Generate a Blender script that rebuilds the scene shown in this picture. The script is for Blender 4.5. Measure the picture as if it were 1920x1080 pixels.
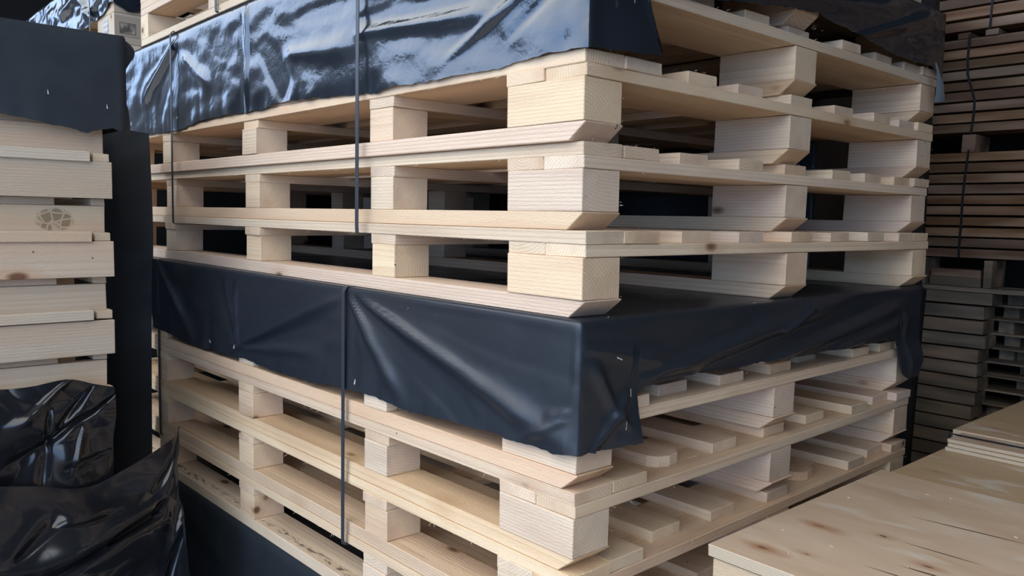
import bpy, bmesh, math, random
from mathutils import Vector, Matrix, noise
random.seed(7)
C = bpy.context.scene
for o in list(bpy.data.objects): bpy.data.objects.remove(o, do_unlink=True)
COL = C.collection

# ---------------------------------------------------------------- camera
cam = bpy.data.cameras.new('camera'); cam.sensor_width = 36; cam.lens = 1519.3/1920*36
cam.clip_start = .02; cam.clip_end = 300
co = bpy.data.objects.new('camera', cam); COL.objects.link(co)
R_ = Vector((0.665144, 0.746426, 0.020774)); U_ = Vector((-0.078444, 0.042181, 0.996026)); F_ = Vector((-0.742583, 0.664131, -0.086609))
M = Matrix((R_, U_, -F_)).transposed().to_4x4(); M.translation = Vector((0.894816, -0.946950, -0.269656))
co.matrix_world = M; C.camera = co

# ---------------------------------------------------------------- sky and exposure
w = bpy.data.worlds.new('sky'); C.world = w; w.use_nodes = True
nt = w.node_tree; bg = nt.nodes['Background']
tc = nt.nodes.new('ShaderNodeTexCoord'); sp = nt.nodes.new('ShaderNodeSeparateXYZ'); rp = nt.nodes.new('ShaderNodeValToRGB')
nt.links.new(tc.outputs['Generated'], sp.inputs[0]); nt.links.new(sp.outputs['Z'], rp.inputs[0]); nt.links.new(rp.outputs[0], bg.inputs[0])
cr = rp.color_ramp
cr.elements[0].position = 0.0; cr.elements[0].color = (.36, .58, .98, 1)
cr.elements[1].position = 1.0; cr.elements[1].color = (1.0, .98, .94, 1)
e = cr.elements.new(.10); e.color = (.38, .62, 1.08, 1)
e = cr.elements.new(.40); e.color = (.82, .89, .98, 1)
bg.inputs[1].default_value = 3.9
C.view_settings.view_transform = 'Standard'; C.view_settings.look = 'None'
C.view_settings.gamma = 1; C.view_settings.use_curve_mapping = False
C.view_settings.exposure = 0.0

# ---------------------------------------------------------------- material helpers
class NG:
    def __init__(s, name):
        s.m = bpy.data.materials.new(name); s.m.use_nodes = True; s.t = s.m.node_tree
        s.b = s.t.nodes['Principled BSDF']
    def n(s, typ, **kw):
        x = s.t.nodes.new('ShaderNode'+typ)
        for k, v in kw.items(): setattr(x, k, v)
        return x
    def l(s, a, b): s.t.links.new(a, b)
    def put(s, inp, v):
        if isinstance(v, bpy.types.NodeSocket): s.l(v, inp)
        else: inp.default_value = v
    def math(s, op, a, b=None, c=None, clamp=False):
        x = s.n('Math', operation=op, use_clamp=clamp); s.put(x.inputs[0], a)
        if b is not None: s.put(x.inputs[1], b)
        if c is not None: s.put(x.inputs[2], c)
        return x.outputs[0]
    def vmath(s, op, a, b):
        x = s.n('VectorMath', operation=op); s.put(x.inputs[0], a); s.put(x.inputs[1], b); return x.outputs[0]
    def noise(s, vec, scale, detail=2, rough=.5, dist=0.):
        x = s.n('TexNoise'); s.l(vec, x.inputs['Vector']); x.inputs['Scale'].default_value = scale
        x.inputs['Detail'].default_value = detail; x.inputs['Roughness'].default_value = rough; x.inputs['Distortion'].default_value = dist
        return x.outputs['Fac']
    def ramp(s, f, stops):
        x = s.n('ValToRGB'); s.l(f, x.inputs[0]); r = x.color_ramp
        while len(r.elements) < len(stops): r.elements.new(.5)
        for e, (p, c) in zip(r.elements, stops): e.position = p; e.color = (c, c, c, 1) if not isinstance(c, tuple) else (*c, 1)
        return x.outputs[0]
    def mix(s, f, a, b, mode='MIX'):
        x = s.n('Mix', data_type='RGBA', blend_type=mode); s.put(x.inputs[0], f)
        for i, v in ((6, a), (7, b)):
            if isinstance(v, tuple): x.inputs[i].default_value = (*v, 1)
            else: s.l(v, x.inputs[i])
        return x.outputs[2]
    def obj(s):
        tc = s.n('TexCoord'); oi = s.n('ObjectInfo')
        return tc.outputs['Object'], oi.outputs['Random']
    def bump(s, h, strength, dist=.002):
        x = s.n('Bump'); s.l(h, x.inputs['Height']); x.inputs['Strength'].default_value = strength; x.inputs['Distance'].default_value = dist
        s.l(x.outputs[0], s.b.inputs['Normal']); return x
    def rnd(s, r, k):   # a second random number out of the object's own
        return s.math('FRACT', s.math('MULTIPLY', r, k))
    def seg(s, X, Y, x0, y0, x1, y1, wd):
        "thin slit along x from (x0,y0) to (x1,y1)"
        k = (y1-y0)/(x1-x0)
        dy = s.math('ABSOLUTE', s.math('SUBTRACT', Y, s.math('MULTIPLY_ADD', X, k, y0-k*x0)))
        t = s.math('MULTIPLY', s.math('SUBTRACT', X, x0), 1/(x1-x0))
        taper = s.math('MULTIPLY', s.math('MULTIPLY', t, s.math('SUBTRACT', 1.0, t)), 4*wd)
        return s.math('GREATER_THAN', taper, dy)

def wood(name, axis='x', light=(.80, .615, .42), dark=(.58, .385, .225), ring=.46, spread=.16, extra=None, grey=0.):
    g = NG(name); P, rnd = g.obj()
    r2 = g.rnd(rnd, 17.31); r3 = g.rnd(rnd, 53.77); r4 = g.rnd(rnd, 91.13)
    cx = g.n('CombineXYZ'); g.put(cx.inputs[0], g.math('MULTIPLY', rnd, 31.)); g.put(cx.inputs[1], g.math('MULTIPLY_ADD', r2, .30, -.15)); g.put(cx.inputs[2], g.math('MULTIPLY_ADD', r3, .26, -.22))
    v = P
    if axis == 'y':
        sx = g.n('SeparateXYZ'); g.l(P, sx.inputs[0]); c2 = g.n('CombineXYZ')
        g.l(sx.outputs[1], c2.inputs[0]); g.l(sx.outputs[0], c2.inputs[1]); g.l(sx.outputs[2], c2.inputs[2]); v = c2.outputs[0]
    if axis == 'z':
        sx = g.n('SeparateXYZ'); g.l(P, sx.inputs[0]); c2 = g.n('CombineXYZ')
        g.l(sx.outputs[2], c2.inputs[0]); g.l(sx.outputs[1], c2.inputs[1]); g.l(sx.outputs[0], c2.inputs[2]); v = c2.outputs[0]
    q = g.vmath('ADD', v, cx.outputs[0])
    qa = g.vmath('MULTIPLY', q, (.05, 1, 1))
    wv = g.n('TexWave', wave_type='RINGS', rings_direction='X', wave_profile='SAW'); g.l(qa, wv.inputs['Vector'])
    wv.inputs['Scale'].default_value = 52; wv.inputs['Distortion'].default_value = 5.; wv.inputs['Detail'].default_value = 2.5; wv.inputs['Detail Scale'].default_value = .35
    rg = g.math('POWER', wv.outputs['Fac'], 2.2)
    fib = g.noise(g.vmath('MULTIPLY', q, (6, 260, 260)), 1., 3, .6)
    big = g.noise(g.vmath('MULTIPLY', q, (2.2, 14, 14)), 1., 2, .5)
    f = g.math('MULTIPLY_ADD', rg, ring, g.math('MULTIPLY', g.math('SUBTRACT', fib, .35), .55), clamp=True)
    col = g.mix(f, light, dark)
    col = g.mix(g.ramp(big, [(.45, 0.), (.72, .55)]), col, (.56, .36, .23))
    kn = g.n('TexVoronoi', feature='F1'); g.l(g.vmath('MULTIPLY', q, (3.6, 7.5, 7.5)), kn.inputs['Vector']); kn.inputs['Scale'].default_value = 1.
    ks = g.n('SeparateColor'); g.l(kn.outputs['Color'], ks.inputs[0])
    kmask = g.math('MULTIPLY', g.ramp(kn.outputs['Distance'], [(.05, 1.), (.10, 0.)]), g.math('GREATER_THAN', ks.outputs[0], .45))
    halo = g.math('MULTIPLY', g.ramp(kn.outputs['Distance'], [(.06, .5), (.24, 0.)]), g.math('GREATER_THAN', ks.outputs[0], .45))
    col = g.mix(halo, col, (.50, .29, .15)); col = g.mix(kmask, col, (.17, .085, .045))
    nl = g.n('TexVoronoi', feature='F1'); g.l(q, nl.inputs['Vector']); nl.inputs['Scale'].default_value = 24.
    n2 = g.n('SeparateColor'); g.l(nl.outputs['Color'], n2.inputs[0])
    col = g.mix(g.math('MULTIPLY', g.math('LESS_THAN', nl.outputs['Distance'], .055), g.math('GREATER_THAN', n2.outputs[0], .80)), col, (.16, .10, .06))
    if grey: col = g.mix(grey, col, (.36, .33, .29))
    if extra: col = extra(g, P, col)
    hs = g.n('HueSaturation'); g.l(col, hs.inputs['Color'])
    g.put(hs.inputs['Hue'], g.math('MULTIPLY_ADD', r4, .012, .494)); g.put(hs.inputs['Saturation'], g.math('MULTIPLY_ADD', r3, .22, .84)); g.put(hs.inputs['Value'], g.math('MULTIPLY_ADD', r2, spread, 1.03-spread/2))
    g.l(hs.outputs[0], g.b.inputs['Base Color'])
    g.b.inputs['Roughness'].default_value = .72; g.b.inputs['Specular IOR Level'].default_value = .22
    saw = g.noise(g.vmath('MULTIPLY', q, (90, 420, 420)), 1., 3, .7)
    g.bump(g.math('ADD', saw, g.math('MULTIPLY', rg, -.4)), .75, .0020)
    return g.m

def plastic(name, rough, base=(.017, .021, .028), crinkle=.25, cs=55, spec=.5):
    g = NG(name); P, rnd = g.obj()
    n1 = g.noise(P, cs, 3, .55, .6); n2 = g.noise(P, cs*5, 2, .5); n3 = g.noise(P, 9, 2, .5)
    g.b.inputs['Base Color'].default_value = (*base, 1)
    rr = g.ramp(n3, [(.35, rough*.85), (.7, rough*1.2)]); g.l(rr, g.b.inputs['Roughness'])
    g.b.inputs['Specular IOR Level'].default_value = spec
    g.bump(g.math('MULTIPLY_ADD', n2, .12, n1), crinkle, .004)
    return g.m

def flat(name, c, rough=.6, spec=.3):
    g = NG(name); P, rnd = g.obj(); n = g.noise(P, 30, 3)
    g.l(g.mix(n, tuple(x*.85 for x in c), tuple(x*1.12 for x in c)), g.b.inputs['Base Color'])
    g.b.inputs['Roughness'].default_value = rough; g.b.inputs['Specular IOR Level'].default_value = spec
    return g.m

W = {}
W['x'] = wood('spruce_along_x', 'x'); W['y'] = wood('spruce_along_y', 'y')
W['runner'] = wood('spruce_runner', 'x', light=(.76, .56, .375), dark=(.52, .32, .18))
def bark(g, P, col):
    s = g.n('SeparateXYZ'); g.l(P, s.inputs[0])
    n = g.noise(g.vmath('MULTIPLY', P, (30, 90, 90)), 1., 4, .7); n0 = g.noise(g.vmath('MULTIPLY', P, (3, 3, 3)), 1., 2)
    edge = g.math('ABSOLUTE', g.math('SUBTRACT', s.outputs[1], g.math('MULTIPLY_ADD', n0, .03, .008)))
    m = g.math('MULTIPLY', g.ramp(edge, [(.002, 1.), (.014, 0.)]), g.ramp(n, [(.50, 0.), (.58, 1.)]))
    return g.mix(m, col, (.13, .09, .06))
W['bark'] = wood('spruce_with_bark_edge', 'x', extra=bark)
W['plank'] = wood('weathered_spruce', 'y', light=(.57, .46, .33), dark=(.42, .30, .19), ring=.3, spread=.2)
def smudge(g, P, col):
    s = g.n('SeparateXYZ'); g.l(P, s.inputs[0])
    a = g.math('MULTIPLY', g.math('SUBTRACT', s.outputs[1], 1.178), 1/.044); b = g.math('MULTIPLY', g.math('SUBTRACT', s.outputs[2], .044), 1/.030)
    d = g.math('ADD', g.math('MULTIPLY', a, a), g.math('MULTIPLY', b, b))
    v = g.n('TexVoronoi', feature='DISTANCE_TO_EDGE'); g.l(P, v.inputs['Vector']); v.inputs['Scale'].default_value = 50
    m = g.math('MULTIPLY', g.ramp(d, [(.6, .75), (1.05, 0.)]), g.ramp(v.outputs['Distance'], [(.05, .25), (.12, 1.)]))
    return g.mix(m, col, (.17, .115, .06))
W['smudge'] = wood('weathered_spruce_with_round_brown_print', 'y', light=(.57, .45, .32), dark=(.42, .30, .19), ring=.3, extra=smudge)
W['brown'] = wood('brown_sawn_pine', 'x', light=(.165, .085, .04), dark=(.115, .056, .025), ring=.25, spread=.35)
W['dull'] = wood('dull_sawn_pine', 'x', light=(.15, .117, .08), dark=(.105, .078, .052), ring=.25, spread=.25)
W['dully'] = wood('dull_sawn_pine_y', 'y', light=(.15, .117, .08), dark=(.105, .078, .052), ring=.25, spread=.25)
W['cratey'] = wood('crate_spruce', 'x', light=(.60, .45, .28), dark=(.48, .33, .19))
PL = {}
PL['gloss'] = plastic('glossy_black_polythene', .15, crinkle=.13, cs=34, spec=1.)
PL['satin'] = plastic('satin_black_polythene', .34, base=(.020, .025, .033), crinkle=.10, cs=26)
PL['matt'] = plastic('matt_black_polythene', .48, base=(.020, .026, .033), crinkle=.12, cs=30)
PL['shiny'] = plastic('shiny_black_polythene', .17, base=(.010, .011, .014), crinkle=.12, cs=18)
STRAP = flat('black_strap', (.035, .042, .052), .45, .5)
BAND = flat('dark_band', (.012, .012, .012), .6, .3)
STAPLE = flat('pale_steel', (.55, .55, .55), .4)

KN = ((.067, .057, .05, .022, 1.), (.125, .090, .03, .013, .4), (.083, .222, .055, .02, .9), (.17, .265, .035, .016, .4), (.27, .195, .04, .016, .6), (.40, .26, .05, .02, .8), (.45, .48, .05, .018, .4), (.33, .50, .03, .012, .3), (.62, .40, .05, .02, .7))
KN2 = ((.06, .10, .05, .02, .4), (.30, .22, .05, .018, .5), (.42, .10, .04, .016, .3))
def ply(name, light, dark, cracks=True):
    g = NG(name); P, rnd = g.obj()
    cx = g.n('CombineXYZ'); g.put(cx.inputs[0], g.math('MULTIPLY', rnd, 9.)); g.put(cx.inputs[1], g.math('MULTIPLY', rnd, 5.))
    q = g.vmath('ADD', P, cx.outputs[0])
    n1 = g.noise(g.vmath('MULTIPLY', q, (3.5, 9, 30)), 1., 3, .55, .8); n2 = g.noise(g.vmath('MULTIPLY', q, (9, 160, 160)), 1., 3, .6); n3 = g.noise(g.vmath('MULTIPLY', q, (7, 13, 5)), 1., 2, .5, .4)
    col = g.mix(g.ramp(n1, [(.3, 0.), (.7, 1.)]), light, dark)
    col = g.mix(g.math('MULTIPLY', n2, .35), col, tuple(x*.8 for x in dark))
    col = g.mix(g.ramp(n3, [(.56, 0.), (.70, .75)]), col, (.68, .60, .51))
    s = g.n('SeparateXYZ'); g.l(P, s.inputs[0])
    nk = g.math('MULTIPLY', g.math('SUBTRACT', g.noise(P, 26, 3), .5), .9)
    for (kx, ky, ra, rb, red) in (KN if cracks else KN2):
        ax = g.math('MULTIPLY', g.math('SUBTRACT', s.outputs[0], kx), 1/ra); ay = g.math('MULTIPLY', g.math('SUBTRACT', s.outputs[1], ky), 1/rb)
        dd = g.math('ADD', g.math('SQRT', g.math('ADD', g.math('MULTIPLY', ax, ax), g.math('MULTIPLY', ay, ay))), nk)
        col = g.mix(g.ramp(dd, [(.1, .8*red+.15), (1., 0.)]), col, (.36, .17, .08))
        col = g.mix(g.ramp(dd, [(.02, .9), (.16, 0.)]), col, (.10, .06, .035))
    if cracks:
        for a in ((.16, .40, .36, .425, .0022), (.20, .265, .33, .27, .0018), (.20, .12, .34, .128, .0018), (.24, .165, .33, .172, .0024), (.40, .30, .58, .31, .002)):
            col = g.mix(g.seg(s.outputs[0], s.outputs[1], *a), col, (.07, .045, .03))
    sn = g.n('NewGeometry'); s2 = g.n('SeparateXYZ'); g.l(sn.outputs['Normal'], s2.inputs[0])
    s3 = g.n('SeparateXYZ'); g.l(P, s3.inputs[0])
    lam = g.math('GREATER_THAN', g.math('SINE', g.math('MULTIPLY', s3.outputs[2], 1900.)), .1)
    edge = g.mix(lam, (.56, .46, .33), (.42, .33, .22))
    col = g.mix(g.math('LESS_THAN', g.math('ABSOLUTE', s2.outputs[2]), .5), col, edge)
    g.l(col, g.b.inputs['Base Color']); g.b.inputs['Roughness'].default_value = .5; g.b.inputs['Specular IOR Level'].default_value = .3
    g.bump(g.math('ADD', n2, n1), .12, .0015)
    return g.m
W['ply'] = ply('birch_plywood', (.68, .52, .375), (.53, .37, .245))
W['ply2'] = ply('yellow_plywood', (.58, .42, .26), (.47, .32, .185), False)
def concrete(name, a, b, sc):
    g = NG(name); P, r = g.obj(); n = g.noise(P, sc, 6, .6); g.l(g.mix(n, a, b), g.b.inputs['Base Color'])
    g.b.inputs['Roughness'].default_value = .85; g.bump(n, .3, .01); return g.m
FLOOR = concrete('dusty_concrete', (.10, .095, .09), (.19, .18, .165), 2.5)
WALL = concrete('dark_sheet_cladding', (.022, .019, .016), (.04, .034, .028), 1.5)

# ---------------------------------------------------------------- object helpers
def tag(o, label=None, cat=None, group=None, kind=None):
    if label: o['label'] = label
    if cat: o['category'] = cat
    if group: o['group'] = group
    if kind: o['kind'] = kind
    return o
def link(name, mesh, parent=None, loc=(0, 0, 0), rot=(0, 0, 0)):
    o = bpy.data.objects.new(name, mesh); COL.objects.link(o); o.location = loc; o.rotation_euler = rot
    if parent: o.parent = parent
    return o
def thing(name, label, cat, loc=(0, 0, 0), rz=0., group=None):
    return tag(link(name, None, None, loc, (0, 0, rz)), label, cat, group)
def mesh_from(name, V, Fs, mat, smooth=False):
    m = bpy.data.meshes.new(name); m.from_pydata(V, [], Fs); m.materials.append(mat); m.validate()
    if smooth: m.polygons.foreach_set('use_smooth', [True]*len(m.polygons))
    m.update(); return m
_box = {}
def box(name, sx, sy, sz, mat, bev=.0012, key=None, cham=None, wane=None):
    """box from (0,0,0) to (sx,sy,sz); cham: cut of the lower edges at both x ends; wane: (x end, size) rounded plan corner"""
    k = (name, round(sx, 4), round(sy, 4), round(sz, 4), mat.name, key, cham, wane)
    if k in _box: return _box[k]
    bm = bmesh.new(); rg = random.Random(str(k))
    if cham:
        pr = [(0, sz), (0, sz*.93), (cham, 0), (sx-cham, 0), (sx, sz*.93), (sx, sz)]
        a = [bm.verts.new((x, 0, z)) for x, z in pr]; b = [bm.verts.new((x, sy, z)) for x, z in pr]
        bm.faces.new(a[::-1]); bm.faces.new(b)
        for i in range(len(pr)): j = (i+1) % len(pr); bm.faces.new((a[i], a[j], b[j], b[i]))
        bmesh.ops.recalc_face_normals(bm, faces=bm.faces)
    elif wane:
        c = wane
        pr = [(0, 0), (sx-c, 0), (sx-c*.3, sy*.12), (sx, sy*.4), (sx-c*.15, sy*.75), (sx-c*.8, sy), (0, sy)]
        a = [bm.verts.new((x, y, 0)) for x, y in pr]; b = [bm.verts.new((x, y, sz)) for x, y in pr]
        bm.faces.new(a[::-1]); bm.faces.new(b)
        for i in range(len(pr)): j = (i+1) % len(pr); bm.faces.new((a[i], a[j], b[j], b[i]))
        bmesh.ops.recalc_face_normals(bm, faces=bm.faces)
    else:
        bmesh.ops.create_cube(bm, size=1)
        for v in bm.verts: v.co = Vector(((v.co.x+.5)*sx, (v.co.y+.5)*sy, (v.co.z+.5)*sz)) + Vector([rg.uniform(-.0008, .0008) for _ in 'xyz'])
    if bev: bmesh.ops.bevel(bm, geom=list(bm.edges), offset=bev, segments=1, affect='EDGES')
    m = bpy.data.meshes.new(name); bm.to_mesh(m); bm.free(); m.materials.append(mat)
    _box[k] = m; return m

# ---------------------------------------------------------------- the setting: an open-fronted shed
FZ = -1.874
def slab(name, x0, y0, z0, x1, y1, z1, mat):
    return tag(link(name, box(name, x1-x0, y1-y0, z1-z0, mat, 0), None, (x0, y0, z0)), kind='structure')
slab('floor', -95, -60, FZ-.2, 12, 6.3, FZ, FLOOR)
SZ = 2.7
slab('wall_back', -12, 3.15, FZ, 2.8, 3.35, SZ, WALL)
slab('wall_right', 2.6, -1.5, FZ, 2.8, 3.15, SZ, WALL)
slab('wall_left', -12.2, -1.5, FZ, -12, 3.35, SZ, WALL)
slab('ceiling', -12.2, -1.5, SZ, 2.8, 3.35, SZ+.15, WALL)
slab('wall_opposite', -36, -24, FZ, -26, -14, 5.7, WALL); slab('wall_far', -95, -24, FZ, -36, -14, 7.9, WALL)      # the long building across the yard, mirrored in the plastic

# ---------------------------------------------------------------- pallets of the big stack
DT, ST, BT, RT = .022, .022, .070, .030; PH = DT+ST+BT+RT
LX, WY = 2.482, 1.355
DY = [(0, .095), (.097, .095), (.268, .088), (.446, .088), (.636, .090), (.826, .090), (1.010, .090), (1.166, .094), (1.262, .093)]
COLS = [(0, .188, 2), (.548, .093, 1), (1.198, .093, 1), (1.838, .093, 1), (LX-.188, .188, 2)]       # distance from the near end, width, stringer boards
ROWS = [(0, .090), (.623, .090), (1.260, .091)]
PILE = 'pallets of the big double stack'
def pallet(label, x, y, z, rz=0., setback=.012, seed=0, special=None, bt=BT):
    """near end at local x=0, running to -LX; front at local y=0; base at local z=0"""
    rg = random.Random(seed); special = special or {}; PH = DT+ST+bt+RT
    t = thing('pallet', label, 'pallet', (x, y, z), rz, PILE)
    for i, (y0, wd) in enumerate(DY):
        dx = rg.uniform(-.004, .004) if i in (0, 1, 8) else -rg.uniform(0, 2*setback)
        if i in special.get('set', {}): dx = -special['set'][i]
        ln = LX - rg.uniform(.0, .012)+dx
        rnd_end = i in special.get('round', ())
        me = box('deck_board', LX-.04 if rnd_end else LX-.005*(i % 3), wd, DT-.0006*(i % 2), W['x'], key=('w' if rnd_end else i % 4), wane=(.030 if rnd_end else None))
        link('deck_board', me, t, (dx-me_len(me), y0+rg.uniform(-.004, .004)*(i not in (0, 8)), PH-DT-.0002), (0, 0, rg.uniform(-.0012, .0012)*(i not in (0, 8))))
    for ci, (c0, cw, n) in enumerate(COLS):
        for k in range(n):
            sw = cw/n-.001
            me = box('stringer_board', sw, WY-.004*(ci % 2), ST, W['y'], key=ci % 3)
            link('stringer_board', me, t, (-c0-cw+k*(cw/n)+rg.uniform(-.0015, .0015)*(ci > 0), rg.uniform(-.002, .003), PH-DT-ST), (0, 0, rg.uniform(-.001, .001)))
        for ri, (r0, rw) in enumerate(ROWS):
            mt = W['x'] if (ci in (0, 4) or rg.random() < .3) else W['x']
            me = box('block', cw-.004, rw, bt-.0006, mt, key=(ci+ri) % 3)
            link('block', me, t, (-c0-cw+.002+rg.uniform(-.003, .003)*(ci > 0), r0+rg.uniform(-.003, .004), RT+.0003), (0, 0, rg.uniform(-.008, .008)))
    for ri, (r0, rw) in enumerate(ROWS):
        mt = special.get('runner', W['runner']) if ri == 0 else W['runner']
        me = box('bottom_board', LX, rw+.002, RT, mt, key=ri, cham=.036)
        link('bottom_board', me, t, (-LX+rg.uniform(-.003, .004), r0+rg.uniform(-.002, .002), 0))
    splinters(t, seed, bt)
    return t
def me_len(me): return max(v.co.x for v in me.vertices)
FUZZ = flat('pale_wood_fibre', (.74, .60, .42), .8)
def splinters(t, seed, bt=BT, n=70):
    rg = random.Random(seed*3+1); V = []; F = []; H = DT+ST+bt+RT
    def hair(p, d, L, up):
        p = Vector(p); d = Vector(d).normalized(); s = d.cross(Vector((rg.uniform(-1, 1), rg.uniform(-1, 1), rg.uniform(-1, 1)))).normalized()*rg.uniform(.00025, .0005)
        m = p+d*L*.55; e = p+d*L+Vector((0, 0, up*L*.4)); b = len(V)
        q = d.cross(s)
        V.extend([tuple(p+s), tuple(p-s*.5+q*.8), tuple(p-s*.5-q*.8), tuple(m+s*.8), tuple(m-s*.4+q*.6), tuple(m-s*.4-q*.6), tuple(e)])
        for i in range(3):
            j = (i+1) % 3; F.append((b+i, b+j, b+3+j, b+3+i)); F.append((b+3+i, b+3+j, b+6))
    for _ in range(n):
        k = rg.random()
        if k < .40:      # deck board ends
            y0, wd = rg.choice(DY); hair((rg.uniform(-.004, .002), y0+rg.random()*wd, H-rg.choice((0, 0, DT))), (1, rg.uniform(-.8, .8), rg.uniform(-.2, .9)), rg.uniform(.002, .009), rg.uniform(-1, 1))
        elif k < .70:    # lower edge of the front deck board
            hair((-rg.random()*LX*.6, .001, H-DT-.0005), (rg.uniform(-1, 1), -.5, rg.uniform(-.5, .1)), rg.uniform(.003, .014), rg.uniform(-1, .3))
        elif k < .88:    # stringer edges on the near end
            hair((.001, rg.random()*WY, H-DT-rg.choice((0, ST))), (.6, rg.uniform(-1, 1), rg.uniform(-.6, .4)), rg.uniform(.003, .010), rg.uniform(-1, .5))
        else:            # block corners
            y0, wd = rg.choice(ROWS); hair((.0, y0+rg.choice((0, wd)), RT+rg.random()*bt), (.7, rg.uniform(-.6, .6), rg.uniform(-.4, .4)), rg.uniform(.002, .007), 0)
    o = link('splinters', mesh_from('splinters', V, F, FUZZ), t); o['kind'] = 'stuff'
ZB = lambda n: .288-(n+1)*PH          # base of level n counted from the top of the upper pack
pallet('topmost pallet of the upper pack, wrapped in the shiny black hood', -.001, .006, ZB(0), 0, .014, 1)
pallet('pallet second from top in the upper pack, hood covering its front', -.001, .007, ZB(1), 0, .014, 2)
pallet('pallet just below the ragged hem of the upper shiny hood', 0, 0, ZB(2), 0, .008, 3)
pallet('middle one of the three bare pallets between the two black hoods', -.0097, .012, ZB(3), .0, .008, 4)
pallet('bare pallet standing on the lower black hood', .0046, .0047, ZB(4), 0, .006, 5)
LR = math.radians(.874)
PL_ = PH-.001; ZT = -.4340
def low(n): return (.003, .0006, ZT-(n+1)*PL_, LR)
pallet('topmost pallet of the lower pack, hidden under the satin black hood', *low(0), .02, 6, bt=BT-.001)
pallet('pallet whose board ends peep out under the lower hood on the right', *low(1), .03, 7, {'set': {2: .035, 3: .02, 4: .02}}, bt=BT-.001)
pallet('uppermost fully bare pallet below the lower hood, one rounded deck board end', *low(2), .03, 8, {'set': {2: .035, 3: .03, 4: .03, 5: .03}, 'round': (2,)}, bt=BT-.001)
pallet('second bare pallet below the lower hood', *low(3), .03, 9, {'set': {2: .04, 3: .03}, 'round': (5,)}, bt=BT-.001)
pallet('lowest bare pallet with bark scribbles along its bottom board, on a black wrapped pack', *low(4), .03, 10, {'runner': W['bark']}, bt=BT-.001)

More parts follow.
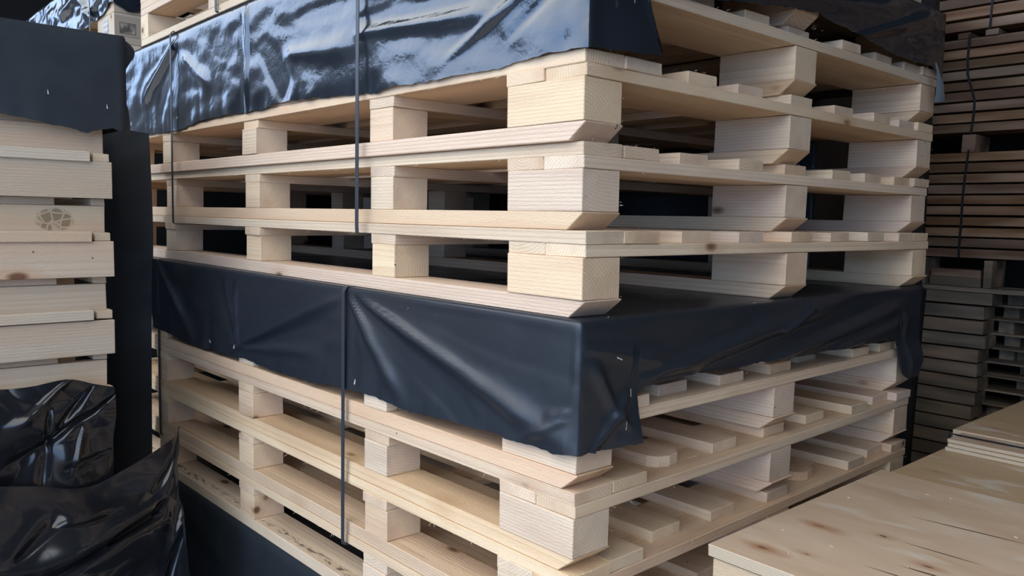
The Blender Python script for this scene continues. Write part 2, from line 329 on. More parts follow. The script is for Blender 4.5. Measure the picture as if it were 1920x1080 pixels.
# ---------------------------------------------------------------- plastic hoods
def lerp_tab(tab, x):
    if x <= tab[0][0]: return tab[0][1]
    for (a, va), (b, vb) in zip(tab, tab[1:]):
        if x <= b: return va+(vb-va)*(x-a)/(b-a) if b > a else vb
    return tab[-1][1]
def sstep(a, b, x):
    t = max(0, min(1, (x-a)/(b-a))); return t*t*(3-2*t)
def crease(px, pz, c):
    x0, z0, x1, z1, wd, dp = c
    dx, dz = x1-x0, z1-z0; L2 = dx*dx+dz*dz
    t = ((px-x0)*dx+(pz-z0)*dz)/L2
    if t < -.15 or t > 1.15: return 0
    d = abs((px-x0)*dz-(pz-z0)*dx)/math.sqrt(L2)
    wl = wd*(.35+.65*max(0, min(1, t)))
    return dp*math.exp(-(d/wl)**2)*sstep(-.12, .08, t)*sstep(1.12, .75, t)
def hood(label, mat, x0, x1, y0, y1, ztop, hemL, hemR, creasesL=(), creasesR=(), nz=.003, shear=None, step=.009, rows=34, fin='front right', seed=0., rz=0., nscale=1., top_noise=.003, backz=None, group=None):
    """box-shaped sheet: x0 far end .. x1 near end, y0 front .. y1 back; hemL(x) on the front face, hemR(y) on the near end face"""
    rad = .010
    per = []   # (x, y, nx, ny, face, coord)
    def run(a, b, n, f):
        for i in range(n): per.append(f(a+(b-a)*i/n))
    nf = max(8, int((x1-x0)/step)) if 'front' in fin else 24
    nr = max(8, int((y1-y0)/step)) if 'right' in fin else 24
    run(x0, x1-rad, nf, lambda x: (x, y0, 0, -1, 'L', x))
    for i in range(5):
        a = i/5*math.pi/2; per.append((x1-rad+rad*math.sin(a), y0+rad-rad*math.cos(a), math.sin(a), -math.cos(a), 'C', 0))
    run(y0+rad, y1-rad, nr, lambda y: (x1, y, 1, 0, 'R', y))
    run(x1, x0, 20, lambda x: (x, y1, 0, 1, 'B', x))
    run(y1, y0+.02, 16, lambda y: (x0, y, -1, 0, 'E', y))
    V = []; F = []; n = len(per); hb = backz if backz is not None else min(hemL(x0), hemR(y1))
    cxm, cym = (x0+x1)/2, (y0+y1)/2
    for (x, y, nx, ny, f, c) in per:
        hz = {'L': lambda: hemL(x), 'R': lambda: hemR(y), 'C': lambda: hemL(x1)*.5+hemR(y0)*.5, 'B': lambda: hb, 'E': lambda: hb}[f]()
        hz += .004*noise.noise((x*23+seed, y*23, 3.1))+.0025*noise.noise((x*90+seed, y*90, 1.7)) if f in 'LRC' else 0
        for j in range(rows+1):
            t = j/rows; z = hz+(ztop-hz)*t
            d = 0.
            if f in 'LRC':
                u = x if f == 'L' else y
                s = 0 if f == 'L' else 40.
                p = Vector((x*4.0*nscale+s+seed, y*4.0*nscale, z*9*nscale))
                d += nz*(noise.noise(p)+.5*noise.noise(p*2.7)+.22*abs(noise.noise(p*7.1)))
                for cc in (creasesL if f == 'L' else creasesR if f == 'R' else ()): d += crease(u, z, cc)
                d *= sstep(0, .12, 1-t)
                d += .006*(1-t)**3*abs(noise.noise((x*11+seed, y*11, .5)))
                d = max(d, -.0015)
            xx, yy = x+nx*d, y+ny*d
            if shear and f == 'R': yy, xx = shear(xx, yy, z)
            # soft top edge
            k = sstep(.965, 1., t)*.004
            V.append((xx-nx*k, yy-ny*k, z))
    for i in range(n):
        a, b = i*(rows+1), ((i+1) % n)*(rows+1)
        for j in range(rows): F.append((a+j, b+j, b+j+1, a+j+1))
    prev = [i*(rows+1)+rows for i in range(n)]
    for kf in (.985, .9, .7, .4, .12):
        cur = []
        for (x, y, nx, ny, f, c) in per:
            X, Y = cxm+(x-cxm)*kf, cym+(y-cym)*kf
            cur.append(len(V)); V.append((X, Y, ztop+.0008+top_noise*.3*abs(noise.noise((X*5, Y*5, seed)))))
        for i in range(n): j = (i+1) % n; F.append((prev[i], prev[j], cur[j], cur[i]))
        prev = cur
    F.append(tuple(prev))
    me = mesh_from('plastic_hood', V, F, mat, True)
    o = link('plastic_hood', me, None, (0, 0, 0), (0, 0, rz)); tag(o, label, 'plastic cover', group)
    return o
def staple(parent, x, y, z, ang=0., face='L', ln=.012):
    me = box('staple', .0012, .0012, ln, STAPLE, 0)
    link('staple', me, parent, (x, y, z), (0, ang, 0) if face == 'L' else (ang, 0, 0))

def sheet(name, label, rowsP, mat, nu, nv, amp, ns, seed, cat='plastic sheet', thick=None, ridges=()):
    """smooth surface through a grid of world points (Catmull-Rom both ways) with wrinkles along its normal"""
    def cr(p0, p1, p2, p3, t): return .5*((2*p1)+(-p0+p2)*t+(2*p0-5*p1+4*p2-p3)*t*t+(-p0+3*p1-3*p2+p3)*t**3)
    def curve(ps, u):
        n = len(ps)-1; i = min(int(u*n), n-1); t = u*n-i
        return cr(ps[max(i-1, 0)], ps[i], ps[i+1], ps[min(i+2, n)], t)
    G = [[Vector(p) for p in r] for r in rowsP]; V = []; F = []
    for j in range(nv+1):
        v = j/nv
        for i in range(nu+1):
            u = i/nu; V.append(curve([curve(r, u) for r in G], v))
    idx = lambda i, j: j*(nu+1)+i
    N = []
    for j in range(nv+1):
        for i in range(nu+1):
            a = V[idx(min(i+1, nu), j)]-V[idx(max(i-1, 0), j)]; b = V[idx(i, min(j+1, nv))]-V[idx(i, max(j-1, 0))]
            N.append(a.cross(b).normalized())
    out = []
    for j in range(nv+1):
        for i in range(nu+1):
            k = idx(i, j); p = V[k]*ns+Vector((seed, seed*2, 0)); u, v = i/nu, j/nv
            q = Vector((p.x+.5*noise.noise(p*.6), p.y, p.z+.6*noise.noise(p*.7+Vector((4, 1, 0)))))
            d = amp*(1-2.1*abs(noise.noise(q)))+.22*amp*(1-2*abs(noise.noise(q*2.3+Vector((9, 3, 1)))))+.03*amp*noise.noise(p*7)
            for c in ridges: d += crease(u, v, c)
            out.append(V[k]+N[k]*d)
    for j in range(nv):
        for i in range(nu): F.append((idx(i, j), idx(i+1, j), idx(i+1, j+1), idx(i, j+1)))
    me = mesh_from(name, [tuple(p) for p in out], F, mat, True)
    o = link(name, me); return tag(o, label, cat)

# upper pack hood
mh = [(-2.52, -.006), (-2.428, -.007), (-1.742, -.015), (-1.577, .0), (-1.416, .003), (-1.129, -.003), (-1.067, .008), (-.748, -.005), (-.599, -.014), (-.532, -.008), (-.374, -.010), (-.208, -.009), (-.153, -.005), (-.083, -.001), (0, -.001)]
mr = [(0, -.001), (.09, .002), (.124, .007), (.130, .095), (.17, .12), (.345, .135), (.55, .160), (.694, .174), (.9, .155), (1.122, .140), (1.30, .146), (1.312, .140), (1.37, .125)]
def shear_mid(x, y, z):
    k = sstep(.10, -.0, z)
    y2 = y+.046*k*sstep(.05, .124, y)*(y < .2)
    return y2, x+.012*k*sstep(.02, .1, y)*(y < .2)+(.016*sstep(.13, .06, z) if y > 1.3 else 0)
crL = [(-.62, .228, -.10, .250, .026, -.006), (-.60, .196, -.1, .215, .026, .005), (-.66, .150, -.25, .12, .026, -.005), (-.66, .12, -.2, .09, .02, .006), (-.34, .03, -.008, .165, .014, .005), (-.20, .03, -.005, .13, .012, -.004),
       (-1.79, .25, -2.1, .10, .03, .012), (-1.77, .22, -1.95, .05, .03, -.008), (-1.70, .20, -1.5, .09, .03, .006), (-1.24, .27, -1.25, .0, .010, .008), (-1.28, .25, -1.28, .0, .02, -.006), (-1.15, .16, -1.0, .02, .05, -.010),
       (-1.0, .12, -.72, .10, .03, .004), (-.95, .20, -.72, .19, .025, -.003), (-.14, .215, -.008, .19, .012, .006)]
H1 = hood('shiny crinkled black plastic hood around the upper pallet pack, reflecting blue sky', PL['gloss'], -2.495, .008, -.006, 1.372, .2915, lambda x: lerp_tab(mh, x), lambda y: lerp_tab(mr, y), crL, [(.15, .2, .6, .27, .03, .01), (.5, .18, 1.1, .25, .04, .012), (.9, .16, 1.3, .27, .02, .01)], nz=.0032, shear=shear_mid, seed=2.3, step=.008, rows=38, backz=.10)
lh = [(-2.52, -.668), (-1.876, -.667), (-1.783, -.673), (-1.644, -.682), (-1.309, -.677), (-1.248, -.673), (-1.034, -.679), (-.88, -.676), (-.633, -.660), (-.45, -.669), (-.325, -.662), (-.179, -.658), (-.04, -.660), (0, -.654)]
lr_ = [(0, -.654), (.06, -.652), (.126, -.650), (.132, -.562), (.277, -.555), (.686, -.561), (1.21, -.567), (1.217, -.655), (1.26, -.676), (1.32, -.676), (1.37, -.62)]
def shear_low(x, y, z):
    k = sstep(-.56, -.65, z)
    return y+.014*k*sstep(.05, .12, y)*(y < .2), x+.022*k*sstep(.03, .12, y)*(y < .2)+(.02*sstep(-.56, -.64, z) if y > 1.2 else 0)
crl = [(-.69, -.437, .0, -.645, .024, .015), (-.70, -.440, -.25, -.655, .022, -.012), (-.70, -.440, -.48, -.655, .024, .012), (-.70, -.44, -.66, -.65, .02, -.006), (-.70, -.437, -.02, -.50, .03, -.008),
       (-1.285, -.645, -.72, -.450, .022, .015), (-1.285, -.645, -.74, -.53, .016, -.010), (-1.285, -.645, -.85, -.600, .016, .008), (-1.285, -.645, -1.05, -.45, .022, -.008), (-1.285, -.645, -1.28, -.46, .012, .010), (-1.285, -.645, -1.42, -.46, .018, -.010), (-1.285, -.645, -1.36, -.46, .008, .008),
       (-1.9, -.45, -1.6, -.66, .03, .008), (-.02, -.60, -.12, -.655, .012, .008), (-.01, -.585, -.06, -.60, .008, .006)]
crr = [(.02, -.48, .35, -.55, .02, .008), (.10, -.62, .02, -.50, .012, .010), (.2, -.54, .9, -.45, .03, .012), (.35, -.55, 1.1, -.46, .022, -.010), (.6, -.555, 1.25, -.48, .02, .012), (.62, -.50, .75, -.45, .01, .010), (.9, -.56, 1.3, -.52, .02, .010), (.02, -.66, .12, -.56, .01, .01), (1.25, -.5, 1.28, -.66, .012, .010)]
H2 = hood('satin black plastic hood around the lower pallet pack, diagonal folds on its front', PL['satin'], -2.495, .010, -.007, 1.380, -.4335, lambda x: lerp_tab(lh, x), lambda y: lerp_tab(lr_, y), crl, crr, nz=.0028, shear=shear_low, seed=8.1, step=.008, rows=36, rz=LR*.85, backz=-.60)
H3 = hood('matt black plastic wrapping of the bottom pack, below the lowest bare pallet', PL['matt'], -2.50, .008, -.007, 1.380, ZT-5*PL_-.0012, lambda x: FZ+.01, lambda y: FZ+.01, [(-1.8, -1.2, -.5, -1.5, .05, .01), (-1.2, -1.17, -.6, -1.4, .04, -.008)], (), nz=.004, seed=5.5, step=.02, rows=26, rz=LR*.85, backz=FZ+.02)
for x, z, a in ((-1.288, -.650, .3), (-1.45, -.655, -.8), (-.655, -.645, .2)): staple(H2, x, -.016, z, a)
for y, z, a in ((.095, -.565, .1), (.085, -.62, -.1), (.07, -.50, 1.2)): staple(H2, .034, y, z, a, 'R', .014)
for x, z, a in ((-1.95, .02, .3), (-2.2, .03, .1), (-1.75, .02, 1.2)): staple(H1, x, -.018, z, a)
staple(H1, .03, .075, .075, 0, 'R', .014)

fp = sheet('flap', 'torn flap at the far corner, painted pale for the light showing through it', [  # hood flap; its pale grey is painted in for light through the film
    [(.030, 1.268, .148), (.031, 1.274, .150), (.030, 1.282, .148)], [(.036, 1.268, .10), (.038, 1.290, .102), (.036, 1.312, .10)], [(.034, 1.268, .048), (.036, 1.302, .052), (.034, 1.337, .060)]], flat('pale_grey_film', (.20, .25, .29), .35, .5), 12, 16, .002, 20, 4.4)
fp.parent = H1; del fp['category']
# ---------------------------------------------------------------- straps
def strap(label, pts, wd, axis, group, th=.0011, rz=0., cat='strap', loc=(0, 0, 0)):
    """closed loop of band through pts (y,z), lying at x = 0..wd (axis 'x') or along y"""
    V = []; F = []; n = len(pts)
    c = Vector((sum(p[0] for p in pts)/n, sum(p[1] for p in pts)/n))
    for i, p in enumerate(pts):
        p = Vector(p); q = p+(p-c).normalized()*th*1.6
        for a in (p, q):
            for k in (0, wd): V.append((k, a[0], a[1]) if axis == 'x' else (a[0], k, a[1]))
    for i in range(n):
        a, b = 4*i, 4*((i+1) % n)
        F += [(a, a+1, b+1, b), (a+2, b+2, b+3, a+3), (a, b, b+2, a+2), (a+1, a+3, b+3, b+1)]
    me = mesh_from('packing_strap', V, F, STRAP); o = link('packing_strap', me, None, loc, (0, 0, rz))
    return tag(o, label, cat, group)
g_ = 'black packing straps on the pallet packs'
def packloop(zb, zt, yf=-.017, yb=1.385, bulge=0.):
    return [(yf+.012, zb+.0005), (yf+.001, zb+.004), (yf, zb+.02), (yf, (zb+zt)/2), (yf, zt-.01), (yf+.008, zt), (yb-.004, zt), (yb, zt-.006), (yb, zb+.002), (yb-.01, zb)]
strap('black strap down the far left of the shiny upper hood', packloop(-.3135, .2955), .0125, 'x', g_, loc=(-1.797, 0, 0))
strap('black strap down the middle of the shiny upper hood', packloop(-.3135, .2955), .0125, 'x', g_, loc=(-.664, 0, 0))
strap('black strap at the far left of the satin lower hood', packloop(ZT-5*PL_+PL_-DT-.0025, -.4322, -.032, 1.40), .0125, 'x', g_, loc=(-1.905, .0, 0))
strap('black strap from the middle of the satin lower hood down over bare pallets', packloop(ZT-5*PL_+PL_-DT-.0025, -.4322, -.022, 1.40), .0125, 'x', g_, loc=(-.712, 0, 0))

# ---------------------------------------------------------------- upper pack of lighter pallets on the top
def skid(label, x, y, z, seed):
    rg = random.Random(seed); t = thing('pallet', label, 'pallet', (x, y, z), 0, 'pallets on top of the big stack'); L = 2.08
    for r0 in (0, .60, 1.22): link('bottom_board', box('bottom_board', L, .09, .022, W['x'], key=1), t, (-L, r0, 0))
    for i, c in enumerate((0.0, .60, 1.20, 1.80, 2.08-.073)):
        if i == 3: c = 1.75
        link('cross_bearer', box('cross_bearer', .073, .645, .079, W['y'], key=i % 3), t, (-L+c, rg.uniform(0, .004), .0222))
        link('cross_bearer', box('cross_bearer', .073, .655, .079, W['y'], key=i % 2), t, (-L+c, .652, .0222))
    for k in range(9): link('deck_board', box('deck_board', L, .095, .021, W['x'], key=k % 3), t, (-L-rg.uniform(-.004, .006), k*.1525, .1014))
    return t
skid('pallet standing on top of the shiny hood, near the upper left', -.03, -.006, .2935, 31)
skid('topmost pallet in view, cut off by the top edge', -.03, -.006, .2935+.1235, 32)
strap('black strap round the pallets on top of the shiny hood', packloop(.2932, .5425, -.012, 1.325), .012, 'x', g_, loc=(-1.444, 0, 0))

BPX = -.372
# ---------------------------------------------------------------- added black sheet standing in for the shade at the big stack's far end
sheet('plastic_sheet', 'added black sheet standing in for the shade in the gap between the left stack and the big stack', [
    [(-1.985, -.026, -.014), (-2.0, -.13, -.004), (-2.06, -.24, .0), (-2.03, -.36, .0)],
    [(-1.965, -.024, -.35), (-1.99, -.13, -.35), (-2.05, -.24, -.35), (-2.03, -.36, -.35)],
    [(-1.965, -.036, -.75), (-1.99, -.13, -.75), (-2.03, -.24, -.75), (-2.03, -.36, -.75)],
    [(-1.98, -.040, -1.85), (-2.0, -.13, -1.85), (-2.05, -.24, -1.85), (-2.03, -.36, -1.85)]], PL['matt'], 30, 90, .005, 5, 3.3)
hood('tall black plastic wrapped pile standing behind the big stack', PL['matt'], -2.9, BPX, 1.43, 2.30, .60, lambda x: FZ+.01, lambda y: FZ+.01, nz=.004, fin='', rows=24, seed=6.2, backz=FZ+.01)

# ---------------------------------------------------------------- left stack of nested pallets
XL = -1.237
LW = 1.30   # how far it runs to the left (towards -y)
def nested(label, z, dx, dy, tall_mat, low_mat, h_top=.088, seed=0):
    """local origin: right near corner of the pallet's base; front face at local x=0, runs to -y"""
    rg = random.Random(seed); t = thing('pallet', label, 'pallet', (XL+dx, -.352+dy, z), 0, 'nested pallets of the left stack')
    # from the base: recessed lower plank, thin strip in front of it, cross slats, tall plank on top
    link('lower_plank', box('lower_plank', .022, LW-.012, .078, low_mat, key=seed), t, (-.050, -LW, .008))
    link('strip', box('strip', .034, LW-.05, .025, W['plank'], key=seed), t, (-.027, -LW, .0))
    link('strip_end', box('strip_end', .030, .036, .020, W['plank'], .0008, key=seed), t, (-.034, -.042, .002))
    link('upper_plank', box('upper_plank', .026, LW, h_top, tall_mat, key=seed), t, (-.026, -LW, .1045))
    for k, (a, b) in enumerate(((-.060, .045), (-LW, .9), (-LW+.93, .25))):
        link('deck_slat', box('deck_slat', .70, b if k else .030, .0175, W['plank'], .0008, key=k), t, (-.735, a if k else -.040, .0865))
    for xx in (-.40, -.75): link('stringer', box('stringer', .022, LW, .078, W['plank'], key=9), t, (xx, -LW, .008)); link('stringer', box('stringer', .026, LW, h_top, W['plank'], key=8), t, (xx, -LW, .1045))
    return t
zs = -.539
nested('nested pallet of the left stack just under the black hood', zs+.3805, 0, 0, W['plank'], W['plank'], .06, 1)
nested('left stack nested pallet bearing the round brown print', zs+.190, 0, 0, W['plank'], W['smudge'], .088, 2)
nested('left stack nested pallet with a dark split at its upper plank end', zs, 0, 0, W['plank'], W['plank'], .086, 3)
nested('lowest bare nested pallet of the left stack, above crumpled plastic', zs-.190, 0, -.002, W['plank'], W['plank'], .084, 4)
ls = [(-1.7, -.05), (-.60, -.062), (-.51, -.071), (-.47, -.080), (-.444, -.083), (-.41, -.092), (-.375, -.078), (-.352, -.073), (-.330, -.085)]
# the left stack's hood; its near end face looks to +x
LH = hood('matt black plastic hood over the top of the left stack', PL['matt'], -2.02, XL+.007, -1.68, -.318, .147, lambda x: -.07, lambda y: lerp_tab(ls, y), (), [(-1.0, .14, -.4, -.06, .06, .004)], nz=.0022, fin='right', step=.008, rows=30, seed=1.2, backz=-.075)
for y, z in ((-.49, -.01), (-.365, -.03)): staple(LH, XL+.014, y, z, .05, 'R', .010)
# ragged corner flap of that hood
sheet('hood_flap', 'ragged corner flap of the left hood', [
    [(XL+.004, -.335, .142), (XL-.005, -.318, .141), (XL-.02, -.302, .138)],
    [(XL+.006, -.335, .10), (XL-.002, -.325, .10), (XL-.02, -.290, .112)],
    [(XL+.008, -.338, .05), (XL+.004, -.322, .05), (XL-.02, -.312, .06)],
    [(XL+.008, -.340, -.02), (XL+.004, -.325, -.02), (XL-.02, -.308, -.01)],
    [(XL+.008, -.350, -.072), (XL+.004, -.335, -.08), (XL-.02, -.300, -.09)]], PL['matt'], 16, 40, .004, 14, 7.7).parent = LH
fl = COL.objects['hood_flap']; 
for k in ('label', 'category'):
    if k in fl: del fl[k]
# wrapped pack under the left stack
hood('black plastic wrapped pack under the left stack', PL['shiny'], -2.02, XL+.006, -1.68, -.365, zs-.190-.0015, lambda x: FZ+.01, lambda y: FZ+.01, (), [(-1.0, -.75, -.4, -1.0, .03, .02)], nz=.004, fin='right', step=.014, rows=50, seed=4.2, backz=FZ+.01)
# crumpled hem of shiny plastic hanging over it
sheet('plastic_sheet', 'crumpled shiny black plastic hanging under the lowest bare pallet of the left stack', [
    [(XL+.030, -.90, -.665), (XL+.030, -.70, -.672), (XL+.030, -.56, -.680), (XL+.032, -.47, -.672), (XL+.030, -.41, -.690), (XL+.026, -.362, -.705)],
    [(XL+.045, -.90, -.75), (XL+.04, -.70, -.75), (XL+.055, -.56, -.76), (XL+.04, -.47, -.75), (XL+.04, -.41, -.77), (XL+.028, -.360, -.775)],
    [(XL+.03, -.90, -.86), (XL+.05, -.70, -.85), (XL+.03, -.56, -.86), (XL+.05, -.47, -.86), (XL+.03, -.41, -.87), (XL+.014, -.366, -.87)],
    [(XL+.03, -.90, -1.0), (XL+.03, -.70, -1.0), (XL+.04, -.56, -1.0), (XL+.03, -.47, -1.0), (XL+.02, -.41, -1.0), (XL+.012, -.366, -1.0)]], PL['shiny'], 150, 110, .010, 6., 2.9, ridges=[(.98, .12, .36, .66, .028, .016), (.78, .06, .52, .50, .03, .014), (.62, .02, .36, .36, .03, -.012), (.95, .66, .55, .74, .03, .012), (.50, .30, .46, .85, .03, .012), (.70, .45, .62, .75, .02, -.010)])
# loose sheet lying against both stacks, its corner pulled up
sheet('plastic_sheet', 'loose crumpled black plastic sheet in the lower left foreground, corner pulled up', [
    [(XL+.07, -.92, -.87), (XL+.09, -.72, -.87), (XL+.07, -.56, -.90), (XL+.05, -.45, -.93), (XL+.02, -.34, -.915), (-1.26, -.215, -.872), (-1.33, -.1545, -.858)],
    [(XL+.12, -.92, -.96), (XL+.12, -.72, -.95), (XL+.10, -.57, -.95), (XL+.10, -.46, -.97), (XL+.05, -.34, -.97), (-1.22, -.225, -.955), (-1.27, -.192, -.92)],
    [(XL+.16, -.92, -1.03), (XL+.17, -.72, -1.01), (XL+.17, -.58, -1.02), (XL+.19, -.47, -1.03), (XL+.14, -.36, -1.02), (-1.17, -.245, -1.02), (-1.20, -.212, -1.0)],
    [(XL+.17, -.92, -1.12), (XL+.22, -.72, -1.10), (XL+.24, -.60, -1.12), (XL+.22, -.48, -1.11), (XL+.17, -.37, -1.11), (-1.14, -.26, -1.10), (-1.12, -.232, -1.09)],
    [(XL+.20, -.92, -1.30), (XL+.24, -.72, -1.30), (XL+.25, -.60, -1.30), (XL+.24, -.48, -1.30), (XL+.20, -.37, -1.30), (-1.10, -.27, -1.30), (-1.05, -.24, -1.30)]], PL['shiny'], 190, 150, .013, 4.6, 6.4, ridges=[(.25, .66, .62, .54, .055, .034), (.60, .54, .80, .50, .06, .030), (.78, .50, .80, .40, .03, .018), (.30, .52, .42, .30, .03, .018), (.42, .36, .62, .34, .025, .016), (.20, .60, .36, .62, .03, .02), (.92, .70, .80, .95, .03, .02), (.35, .85, .75, .80, .05, .022), (.90, .05, .70, .40, .03, .008)])

# ---------------------------------------------------------------- neighbouring stack far left
NX, NY = -2.60, .048
def npallet(label, z, seed, stamps=False):
    rg = random.Random(seed); t = thing('pallet', label, 'pallet', (NX, NY, z), 0, 'pallets of the far left stack'); L = 2.4
    for k in range(7): link('deck_board', box('deck_board', L, .10, .022, W['x'], key=k % 3), t, (-L+rg.uniform(-.01, 0), k*.15, .142))
    for c in (0, .52, 1.08, 1.62, 2.17): 
        link('stringer_board', box('stringer_board', .23, 1.0, .022, W['plank'], key=2), t, (-c-.23, 0, .120))
        for r in (0, .38, .78):
            b = link('block', box('block', .226, .20, .090, W['plank'], key=int(c*2)), t, (-c-.228, r, .0295))
            if stamps and c == 0 and r == 0:
                b['label'] = 'corner block with a small blue print and a black square stamp'
                gm = STAMPS
                link('printed_label', mesh_from('printed_label', [(0, 0, 0), (.062, 0, 0), (.062, 0, .05), (0, 0, .05)], [(0, 1, 2, 3)], gm[0]), b, (.085, -.0012, .022))
                link('stamp', mesh_from('stamp', [(0, 0, 0), (0, .125, 0), (0, .125, .075), (0, 0, .075)], [(0, 1, 2, 3)], gm[1]), b, (.2272, .0, .004))
    for r in (0, .38, .78): link('bottom_board', box('bottom_board', L, .20, .028, W['plank'], key=3), t, (-L, r, 0))
    return t
def stampmat(name, base, ink, sx, sy, frame):
    g = NG(name); tc = g.n('TexCoord'); s = g.n('SeparateXYZ'); g.l(tc.outputs['Object'], s.inputs[0])
    a = s.outputs[0] if not frame else s.outputs[1]; b = s.outputs[2]
    n = g.noise(tc.outputs['Object'], 90, 2, .5); n2 = g.noise(tc.outputs['Object'], 30, 3, .6)
    if not frame:
        k = g.math('MULTIPLY', g.math('GREATER_THAN', g.math('SINE', g.math('MULTIPLY', b, 300.)), -.2), g.math('GREATER_THAN', g.math('SINE', g.math('MULTIPLY_ADD', n, 6., g.math('MULTIPLY', a, 420.))), -.1))
        m = g.math('MULTIPLY', k, .8)
    else:
        ea = g.math('ABSOLUTE', g.math('SUBTRACT', a, .05)); eb = g.math('ABSOLUTE', g.math('SUBTRACT', b, .028))
        inside = g.math('MULTIPLY', g.math('LESS_THAN', ea, .031), g.math('LESS_THAN', eb, .022))
        fr = g.math('MULTIPLY', inside, g.math('MAXIMUM', g.math('GREATER_THAN', ea, .028), g.math('GREATER_THAN', eb, .0195)))
        m = g.math('MAXIMUM', g.math('MULTIPLY', fr, .8), g.math('MULTIPLY', inside, g.ramp(n2, [(.42, 0.), (.62, .85)])))
    g.l(g.mix(m, base, ink), g.b.inputs['Base Color']); g.b.inputs['Roughness'].default_value = .7
    return g.m
STAMPS = (stampmat('blue_print', (.58, .52, .45), (.10, .16, .30), 1, 1, False), stampmat('black_stamp', (.42, .33, .24), (.05, .04, .035), 1, 1, True))
npallet('far left pallet with the stamped corner block under the pale blue hood', .386, 51, True)
npallet('far left pallet below the stamped one, just above the shiny hood', .386-.165, 52)
npallet('topmost far left pallet, inside the pale blue hood', .386+.165, 53)
hood('black plastic wrapped pack carrying the far left pallets', PL['matt'], NX-2.42, NX+.004, NY-.004, NY+1.02, .386-.1665, lambda x: FZ+.01, lambda y: FZ+.01, nz=.004, fin='', rows=12, seed=3.2, backz=FZ+.01)
nh = [(NX-1.3, .50), (NX-.6, .49), (NX-.35, .50), (NX-.23, .505), (NX-.12, .512), (NX-.04, .535), (NX, .545)]
hood('pale blue shining black plastic hood of the far left stack', PL['gloss'], NX-2.435, NX+.009, NY-.010, NY+1.03, .386+.165+.1675, lambda x: lerp_tab(nh, x), lambda y: lerp_tab([(NY, .535), (NY+.05, .51), (NY+.10, .52), (NY+.105, .60), (NY+.3, .62), (NY+1.1, .6)], y),
     [(NX-.24, .70, NX-.25, .50, .012, .012), (NX-.5, .7, NX-.3, .52, .03, .02), (NX-.1, .6, NX-.3, .52, .02, .012), (NX-.75, .6, NX-.4, .68, .04, .015)], (), nz=.012, seed=9.4, step=.012, rows=30, nscale=1.3, backz=.56)
strap('grey black strap on the far left stack', [(NY-.026, .245), (NY-.026, .723), (NY+1.04, .723), (NY+1.04, .245)], .012, 'x', None, loc=(NX-.245, 0, 0))

# ---------------------------------------------------------------- plywood topped crates, right foreground
PZ = -.800
def sheet_ply(name, label, x, y, z, sx, sy, sz, mat, rz=0., group='plywood sheets on the crates'):
    o = link(name, box(name, sx, sy, sz, mat, .0008, key=label), None, (x, y, z), (0, 0, rz)); return tag(o, label, 'plywood', group)
def crate(label, x, y, ztop, sx, sy):
    t = thing('wooden_crate', label, 'crate', (x, y, FZ), 0, 'crates under the plywood'); h = ztop-FZ; n = 10; ph = h/n
    for k in range(n):
        for j, (px, py, lx, ly, mt) in enumerate(((0, 0, sx, .024, W['cratey']), (0, sy-.024, sx, .024, W['cratey']), (0, .025, .024, sy-.05, W['plank']), (sx-.024, .025, .024, sy-.05, W['plank']))):
            link('side_plank', box('side_plank', lx, ly, ph-.004, mt, key=(k % 3, j)), t, (px, py, k*ph+.002))
    for px in (.026, sx-.076):
        for py in (.026, sy-.076): link('corner_post', box('corner_post', .05, .05, h, W['plank'], key='p'), t, (px, py, 0))
    return t
crate('front wooden crate under the nearest knotty plywood sheet', .157, .172, PZ-.0205, 1.10, .632)
sheet_ply('plywood_sheet', 'nearest plywood sheet with dark knots and slits, right foreground', .150, .166, PZ-.020, 1.12, .643, .020, W['ply'])
crate('middle crate under the yellowish plywood', .170, .815, PZ-.0265, 1.10, .60)
sheet_ply('plywood_sheet', 'yellowish plywood sheet behind the knotty one', .163, .812, PZ-.0255, 1.12, .605, .020, W['ply2'], 0)
for k, dx in enumerate((0, .003, .001)):
    sheet_ply('plywood_strip', ('lowest', 'middle', 'topmost')[k]+' of three thin plywood strips stacked across the yellowish sheet', .172+dx, 1.105+.004*k, PZ-.0053+k*.0095, .95, .10, .009, W['ply2' if k < 2 else 'ply'])
strap('black strap lying across the plywood strips, right edge', [(.158, PZ+.024), (.166, PZ+.0242), (1.28, PZ+.0242), (1.286, PZ+.022), (1.286, PZ-.0256), (.160, PZ-.0256)], .014, 'y', None, loc=(0, 1.158, 0))
sheet_ply('plywood_sheet', 'farthest plywood sheet beyond the strap', .150, 1.212, PZ+.0066, 1.1, .62, .018, W['ply2'])
for k in range(2): tag(link('bearer', box('bearer', 1.0, .06, .0116, W['plank'], .0006, key='b'), None, (.18, 1.25+.0+k*.11, PZ-.0052)), ('front' if k == 0 else 'rear')+' bearer hidden under the farthest plywood sheet', 'bearer', 'bearers under the plywood')
crate('rear crate under the farthest plywood sheet', .165, 1.424, PZ+.0060, 1.08, .42)
rg = random.Random(5)
for k in range(14):
    x, y = .19+rg.random()*.45, .2+rg.random()*.55
    bm = bmesh.new(); bmesh.ops.create_cube(bm, size=1)
    s = rg.uniform(.6, 1.3)
    for v in bm.verts: v.co = Vector((v.co.x*.006*s, v.co.y*.002*s, (v.co.z+.5)*.0014))
    for v in bm.verts:
        if v.co.x > 0: v.co.y *= .3
    me = bpy.data.meshes.new('wood_chip'); bm.to_mesh(me); bm.free(); me.materials.append(W['x'])
    tag(link('wood_chip', me, None, (x, y, PZ+.0001), (0, 0, rg.uniform(0, 3))), 'tiny pale wood chip lying on the nearest plywood sheet', 'wood chip', 'wood chips on the plywood')

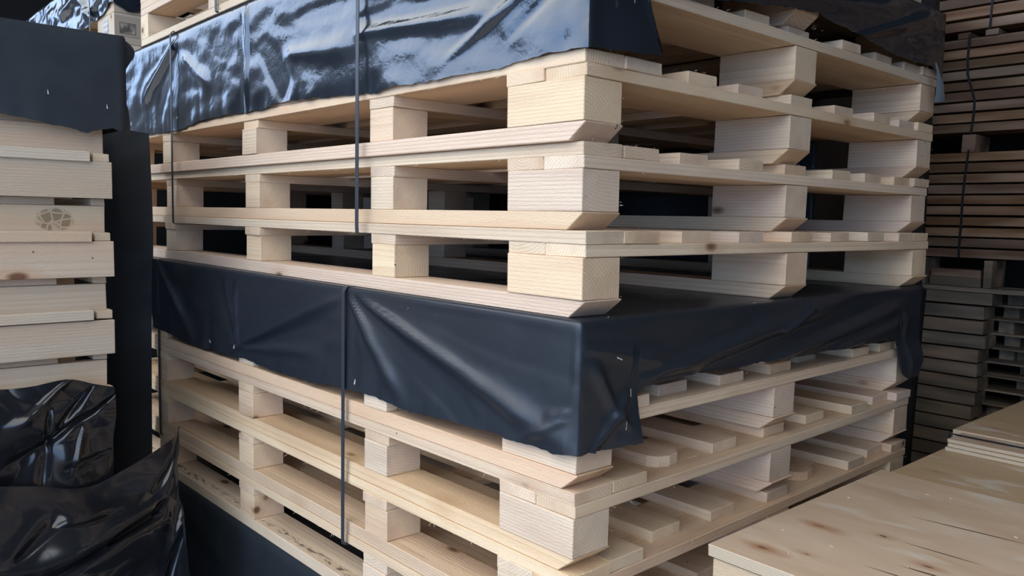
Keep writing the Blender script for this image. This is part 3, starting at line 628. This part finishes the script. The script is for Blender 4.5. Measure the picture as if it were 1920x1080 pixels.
# ---------------------------------------------------------------- lumber bundles in the dark at the back right
BY = 2.5
def bundle(label, x0, x1, ztop, n, pitch, th, mat, group, gapn=(), seed=0, endj=0., depth=.16):
    rg = random.Random(seed); t = thing('lumber_bundle', label, 'lumber', (x0, BY, ztop-n*pitch), 0, group)
    for k in range(n):
        z = (n-1-k)*pitch+(pitch-th)
        dy = rg.uniform(0, .006)
        L = x1-x0+rg.uniform(-endj, endj)
        link('board', box('board', L, depth, th*rg.choice((1, .97, .99)), mat, .0012, key=k % 4), t, (rg.uniform(-endj, endj)*.3, dy, z))
        for s in (.25, (x1-x0)*.6, (x1-x0)-.3):
            if pitch-th > .002 and s > 0: link('sticker', box('sticker', .02, depth*.8, pitch-th-.0004, mat, 0), t, (s, .02, z-(pitch-th)+.0002))
    return t
GB = 'sawn lumber bundles at the back right'
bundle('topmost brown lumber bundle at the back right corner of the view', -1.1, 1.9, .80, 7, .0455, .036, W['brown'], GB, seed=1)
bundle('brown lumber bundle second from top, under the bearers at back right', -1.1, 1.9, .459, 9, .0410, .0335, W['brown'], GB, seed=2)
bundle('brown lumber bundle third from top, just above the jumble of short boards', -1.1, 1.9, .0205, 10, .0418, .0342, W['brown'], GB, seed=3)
def bearer(x, z0, z1, label, mat, wd=.05, dep=.15, dy=.0):
    return tag(link('bearer', box('bearer', wd, dep, z1-z0, mat, key='q'), None, (x, BY+dy, z0)), label, 'bearer', 'bearers between the lumber bundles')
bearer(-.275, .4593, .4812, 'small pale bearer under the topmost brown bundle at the right edge', W['brown'], .045, .15, -.006)
bearer(-.375, .4593, .4812, 'small pale bearer beside the strap of the second brown bundle', W['brown'], .045)
for x, w_ in ((-.95, 'behind the big stack'), (.7, 'right of the view'), (1.5, 'far right of the view')): bearer(x, .4593, .4812, 'bearer under the topmost brown bundle, '+w_, W['brown'])
for x, w_ in ((-.335, 'beside the strap'), (-.95, 'behind the big stack'), (.6, 'right of the view'), (1.4, 'far right of the view')): bearer(x, .0208, .0897, 'bearer in the slot between second and third brown bundles, '+w_, W['brown'], .05)
def bend_strap(label, pts, wd=.009):
    V = []; F = []
    for (x, z) in pts:
        for dx in (0, wd):
            for dy in (-.0015, -.0028): V.append((x+dx, BY+dy, z))
    for i in range(len(pts)-1):
        a, b = 4*i, 4*i+4
        F += [(a+1, a+3, b+3, b+1), (a, b, b+2, a+2), (a, a+1, b+1, b), (a+2, b+2, b+3, a+3)]
    return tag(link('packing_strap', mesh_from('packing_strap', V, F, BAND)), label, 'strap', 'straps on the lumber')
bend_strap('thin dark strap down the second brown bundle', [(-.335, .475), (-.338, .38), (-.334, .32), (-.318, .27), (-.303, .22), (-.302, .17), (-.308, .092)])
bend_strap('thin dark strap down the third brown bundle', [(-.312, .03), (-.318, -.06), (-.322, -.16), (-.321, -.25), (-.322, -.34), (-.322, -.392)])
bend_strap('thin dark strap on the topmost brown bundle', [(-.262, .80), (-.262, .70), (-.264, .60), (-.266, .485)], .008)
# bearers and short lengths under them
ZS = -.5245
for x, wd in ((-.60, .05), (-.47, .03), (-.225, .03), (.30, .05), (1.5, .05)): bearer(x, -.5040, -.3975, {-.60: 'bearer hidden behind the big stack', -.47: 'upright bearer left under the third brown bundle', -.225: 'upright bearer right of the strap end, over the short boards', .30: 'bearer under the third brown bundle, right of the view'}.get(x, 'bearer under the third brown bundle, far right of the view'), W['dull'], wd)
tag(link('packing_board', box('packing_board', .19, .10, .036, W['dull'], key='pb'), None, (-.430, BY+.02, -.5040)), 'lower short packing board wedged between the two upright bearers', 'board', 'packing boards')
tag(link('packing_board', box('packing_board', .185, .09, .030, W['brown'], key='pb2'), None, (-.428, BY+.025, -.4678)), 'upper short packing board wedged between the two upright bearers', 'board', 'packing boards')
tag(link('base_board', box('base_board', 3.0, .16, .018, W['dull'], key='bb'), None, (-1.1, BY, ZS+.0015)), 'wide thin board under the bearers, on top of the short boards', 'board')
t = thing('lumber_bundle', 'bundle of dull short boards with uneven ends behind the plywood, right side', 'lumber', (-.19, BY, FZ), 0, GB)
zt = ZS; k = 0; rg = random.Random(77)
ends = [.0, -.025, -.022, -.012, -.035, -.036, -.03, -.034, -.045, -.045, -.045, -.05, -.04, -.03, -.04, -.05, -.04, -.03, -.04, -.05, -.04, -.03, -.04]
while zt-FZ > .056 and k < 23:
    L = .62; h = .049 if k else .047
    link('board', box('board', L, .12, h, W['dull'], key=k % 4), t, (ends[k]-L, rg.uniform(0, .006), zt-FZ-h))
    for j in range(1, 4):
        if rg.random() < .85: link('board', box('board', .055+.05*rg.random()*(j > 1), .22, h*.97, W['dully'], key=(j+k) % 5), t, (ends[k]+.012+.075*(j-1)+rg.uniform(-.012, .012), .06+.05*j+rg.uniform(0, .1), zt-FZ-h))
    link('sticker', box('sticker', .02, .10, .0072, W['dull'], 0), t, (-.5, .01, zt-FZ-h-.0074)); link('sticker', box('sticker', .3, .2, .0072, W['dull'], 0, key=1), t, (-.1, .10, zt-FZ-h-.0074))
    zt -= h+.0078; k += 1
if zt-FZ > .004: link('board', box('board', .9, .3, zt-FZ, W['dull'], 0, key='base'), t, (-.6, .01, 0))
bend_strap('dark strap down the left of the short boards', [(-.440, ZS), (-.444, -.65), (-.448, -.80), (-.452, -.95), (-.456, -1.10), (-.46, -1.25), (-.463, -1.6)], .011)
